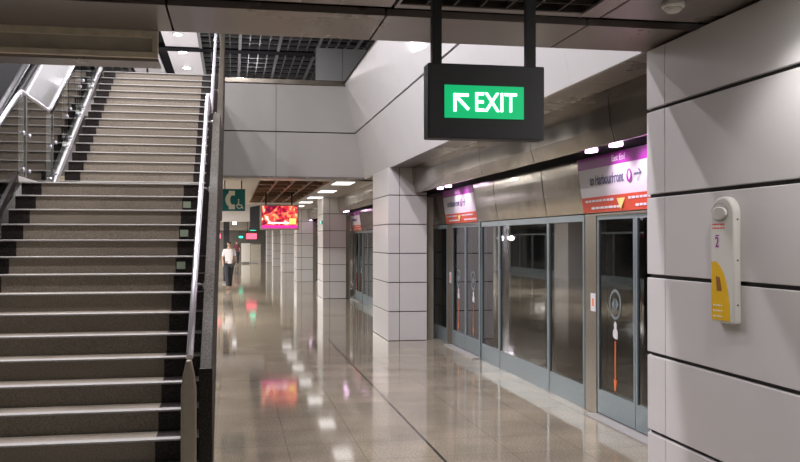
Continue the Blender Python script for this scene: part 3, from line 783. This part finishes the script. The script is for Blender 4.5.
for k in range(n + 1):
    a = PI * 1.38 - k * PI * .76 / n; pts.append((cx0 + .085 * math.cos(a), cz0 + .12 * math.sin(a)))
for i in range(n):
    b.prism([pts[i], pts[i + 1], pts[2 * n - i], pts[2 * n + 1 - i]], 'y', 18.992, 19.0)
b.box(-.07, .06, 18.991, 19.0, 2.69, 2.79); b.box(-.07, .06, 18.991, 19.0, 2.40, 2.50)
b.build('telephone_symbol', 'cream', ps)
b = MB(); wx, wz = .15, 2.47
for k in range(4, 22):
    a0, a1 = 2 * PI * k / 24 + 1.2, 2 * PI * (k + 1) / 24 + 1.2
    b.prism([(wx + .06 * math.cos(a0), wz + .06 * math.sin(a0)), (wx + .06 * math.cos(a1), wz + .06 * math.sin(a1)), (wx + .042 * math.cos(a1), wz + .042 * math.sin(a1)), (wx + .042 * math.cos(a0), wz + .042 * math.sin(a0))], 'y', 18.992, 19.0)
b.box(.125, .148, 18.991, 19.0, 2.48, 2.575); b.prism([(.125, 2.50), (.20, 2.50), (.235, 2.42), (.215, 2.41), (.185, 2.48), (.125, 2.48)], 'y', 18.990, 19.0)
b.lathe((.137, 18.99, 2.60), [(.018, 0), (.018, .01)], 'y', 14)
b.build('wheelchair_symbol', 'cream', ps)
lc = thing('added_lamp_column', 'added slim steel column with two bright lamps behind the stairs, mirrored in the dark glass screens', 'lamp', (-1.1, 26, 0))  # column added out of view to carry two lamps known only from their reflections
MB().box(-1.20, -1.0, 26.05, 26.2, 0, 2.3).build('shaft', 'steel', lc, bevel=.01)
for x_, z_ in ((-1.25, 1.80), (-.92, 1.80)):
    MB().lathe((x_, 26.04, z_), [(.06, 0), (.075, -.05), (.065, -.10)], 'y', 18).build('lamp_head', 'lampup', lc)
    MB().box(min(x_, -1.1) - .0, max(x_, -1.1), 26.06, 26.10, z_ - .02, z_ + .02).build('arm', 'steel', lc)
# far pieces
def hang(name, label, cat, x0, x1, y, z0, z1, mat):
    t = thing(name, label, cat, ((x0 + x1) / 2, y, ZC)); MB().box(x0, x1, y, y + .12, z0, z1).build('housing', 'black', t)
    MB().box(x0 + .03, x1 - .03, y - .01, y + .0, z0 + .03, z1 - .03).build('face', mat, t)
    for x in (x0 + .1, x1 - .1): MB().box(x - .015, x + .015, y + .04, y + .07, z1, ZC).build('hanger', 'black', t)
hang('advert_screen', 'distant pink red hanging screen beneath a small green sign', 'screen', .75, 1.40, 50, 1.76, 2.14, 'pinkglow')
hang('exit_sign', 'distant small green sign above the pink red screen', 'exit sign', .92, 1.30, 48, 2.22, 2.46, 'tealglow')
hang('exit_sign', 'tiny distant green sign low between the far pillars', 'exit sign', .45, .80, 64, 1.85, 2.05, 'tealglow')
hang('lit_sign', 'distant white lit sign right of the dark post', 'sign', -.02, .22, 36.5, 2.33, 2.56, 'whiteglow')
hang('advert_screen', 'distant pink screen left of the dark post, next to the granite balustrade', 'screen', -.9, -.45, 40, 1.78, 2.05, 'pinkglow')
po = thing('post', 'slim dark post standing in the corridor beneath the telephone sign', 'post', (-.22, 36.2, 0))
MB().box(-.34, -.10, 36.1, 36.34, .0, ZC - .002).build('shaft', 'black', po, bevel=.01)
MB().box(-.38, -.06, 36.06, 36.38, .0, .08).build('base_collar', 'steel', po, bevel=.01)
bd = thing('display_board', 'pale freestanding board far down the corridor', 'board', (1.0, 66, 0))
MB().box(.68, 1.32, 66, 66.1, .12, 1.5).build('panel', 'white', bd); MB().box(.68, .74, 66.02, 66.08, 0, .12).box(1.26, 1.32, 66.02, 66.08, 0, .12).build('feet', 'steel', bd)
bn = thing('cabinet', 'dark cabinet right of the pale board far down the corridor', 'cabinet', (1.7, 66, 0))
MB().box(1.38, 2.1, 66, 66.6, .05, 1.4).build('body', 'olive', bn, bevel=.01); MB().box(1.40, 2.08, 66.04, 66.56, 0, .05).build('plinth', 'steel', bn); MB().box(1.36, 2.12, 65.98, 66.62, 1.4, 1.44).build('top', 'steel', bn)
for y_, lab in ((26.1, 'small green emergency sign on the second pillar'), (36.9, 'small green emergency sign on the third pillar')):
    t = thing('emergency_sign', lab, 'sign', (2.6, y_, 2.3)); MB().box(2.62, 2.647, y_ + .1, y_ + .35, 2.22, 2.32).build('case', 'black', t)
    MB().box(2.612, 2.62, y_ + .12, y_ + .33, 2.23, 2.31).build('face', 'tealglow', t)
# ================================================================== PEOPLE
def person(x, y, label, top, bottom, s=1., ang=0., stride=.16):
    t = thing('person', label, 'person', (x, y, 0))
    ca, sa = math.cos(ang), math.sin(ang)
    def W(p): return Vector((p[0] * ca - p[1] * sa, p[0] * sa + p[1] * ca, p[2])) * s
    def skin(name, V, E_, mat, par, sub=2):
        me = bpy.data.meshes.new(name); me.from_pydata([W(v[:3]) for v in V], E_, []); me.materials.append(M[mat])
        o = bpy.data.objects.new(name, me); C.objects.link(o); o.parent = par; ORG[o.name] = org(par)
        m = o.modifiers.new('skin', 'SKIN')
        for i, v in enumerate(V): me.skin_vertices[0].data[i].radius = (v[3] * s, v[4] * s)
        me.skin_vertices[0].data[0].use_root = True
        sb_ = o.modifiers.new('sub', 'SUBSURF'); sb_.levels = sub; sb_.render_levels = sub
        return o
    g = stride
    V = [(0, 0, .93, .13, .10), (0, 0, 1.1, .12, .09), (0, 0, 1.32, .15, .10), (0, 0, 1.43, .09, .07), (0, 0, 1.50, .05, .05), (0, .01, 1.58, .072, .085), (0, .01, 1.67, .068, .085),
         (.17, 0, 1.38, .05, .05), (.22, -.04, 1.12, .04, .04), (.21, .10, .90, .032, .032), (.21, .13, .82, .03, .018),
         (-.17, 0, 1.38, .05, .05), (-.22, .05, 1.12, .04, .04), (-.22, -.03, .88, .032, .032), (-.22, -.03, .80, .03, .018),
         (.09, 0, .86, .085, .085), (.09, g * .6, .48, .058, .058), (.09, g, .09, .04, .045), (.09, g + .14, .035, .035, .03),
         (-.09, 0, .86, .085, .085), (-.09, -g * .3, .48, .058, .058), (-.09, -g, .10, .04, .045), (-.09, -g + .12, .035, .035, .03)]
    Eg = [(0, 1), (1, 2), (2, 3), (3, 4), (4, 5), (5, 6), (2, 7), (7, 8), (8, 9), (9, 10), (2, 11), (11, 12), (12, 13), (13, 14), (0, 15), (15, 16), (16, 17), (17, 18), (0, 19), (19, 20), (20, 21), (21, 22)]
    skin('body', V, Eg, 'skin', t)
    q = 1.13
    skin('shirt', [(v[0], v[1], v[2], v[3] * q + .01, v[4] * q + .012) for v in (V[1], (0, 0, .83, .15, .125), V[2], (0, 0, 1.41, .09, .07), V[7], (.215, -.03, 1.16, .042, .042), V[11], (-.215, .04, 1.16, .042, .042))], [(0, 1), (0, 2), (2, 3), (2, 4), (4, 5), (2, 6), (6, 7)], top, t)
    skin('trousers', [(v[0], v[1], v[2], v[3] * q + .01, v[4] * q + .01) for v in (V[0], V[15], V[16], V[17], V[19], V[20], V[21])], [(0, 1), (1, 2), (2, 3), (0, 4), (4, 5), (5, 6)], bottom, t)
    skin('hair', [(0, -.02, 1.68, .075, .09), (0, -.045, 1.60, .07, .06)], [(0, 1)], 'hair', t)
    return t
person(-.10, 31.6, 'person in a white top and dark trousers walking beside the dark post', 'shirt', 'navy', 1.0, .3)
person(.32, 62., 'distant person in dark maroon clothes at the end of the corridor', 'maroon', 'navy', 1.0, 0.)
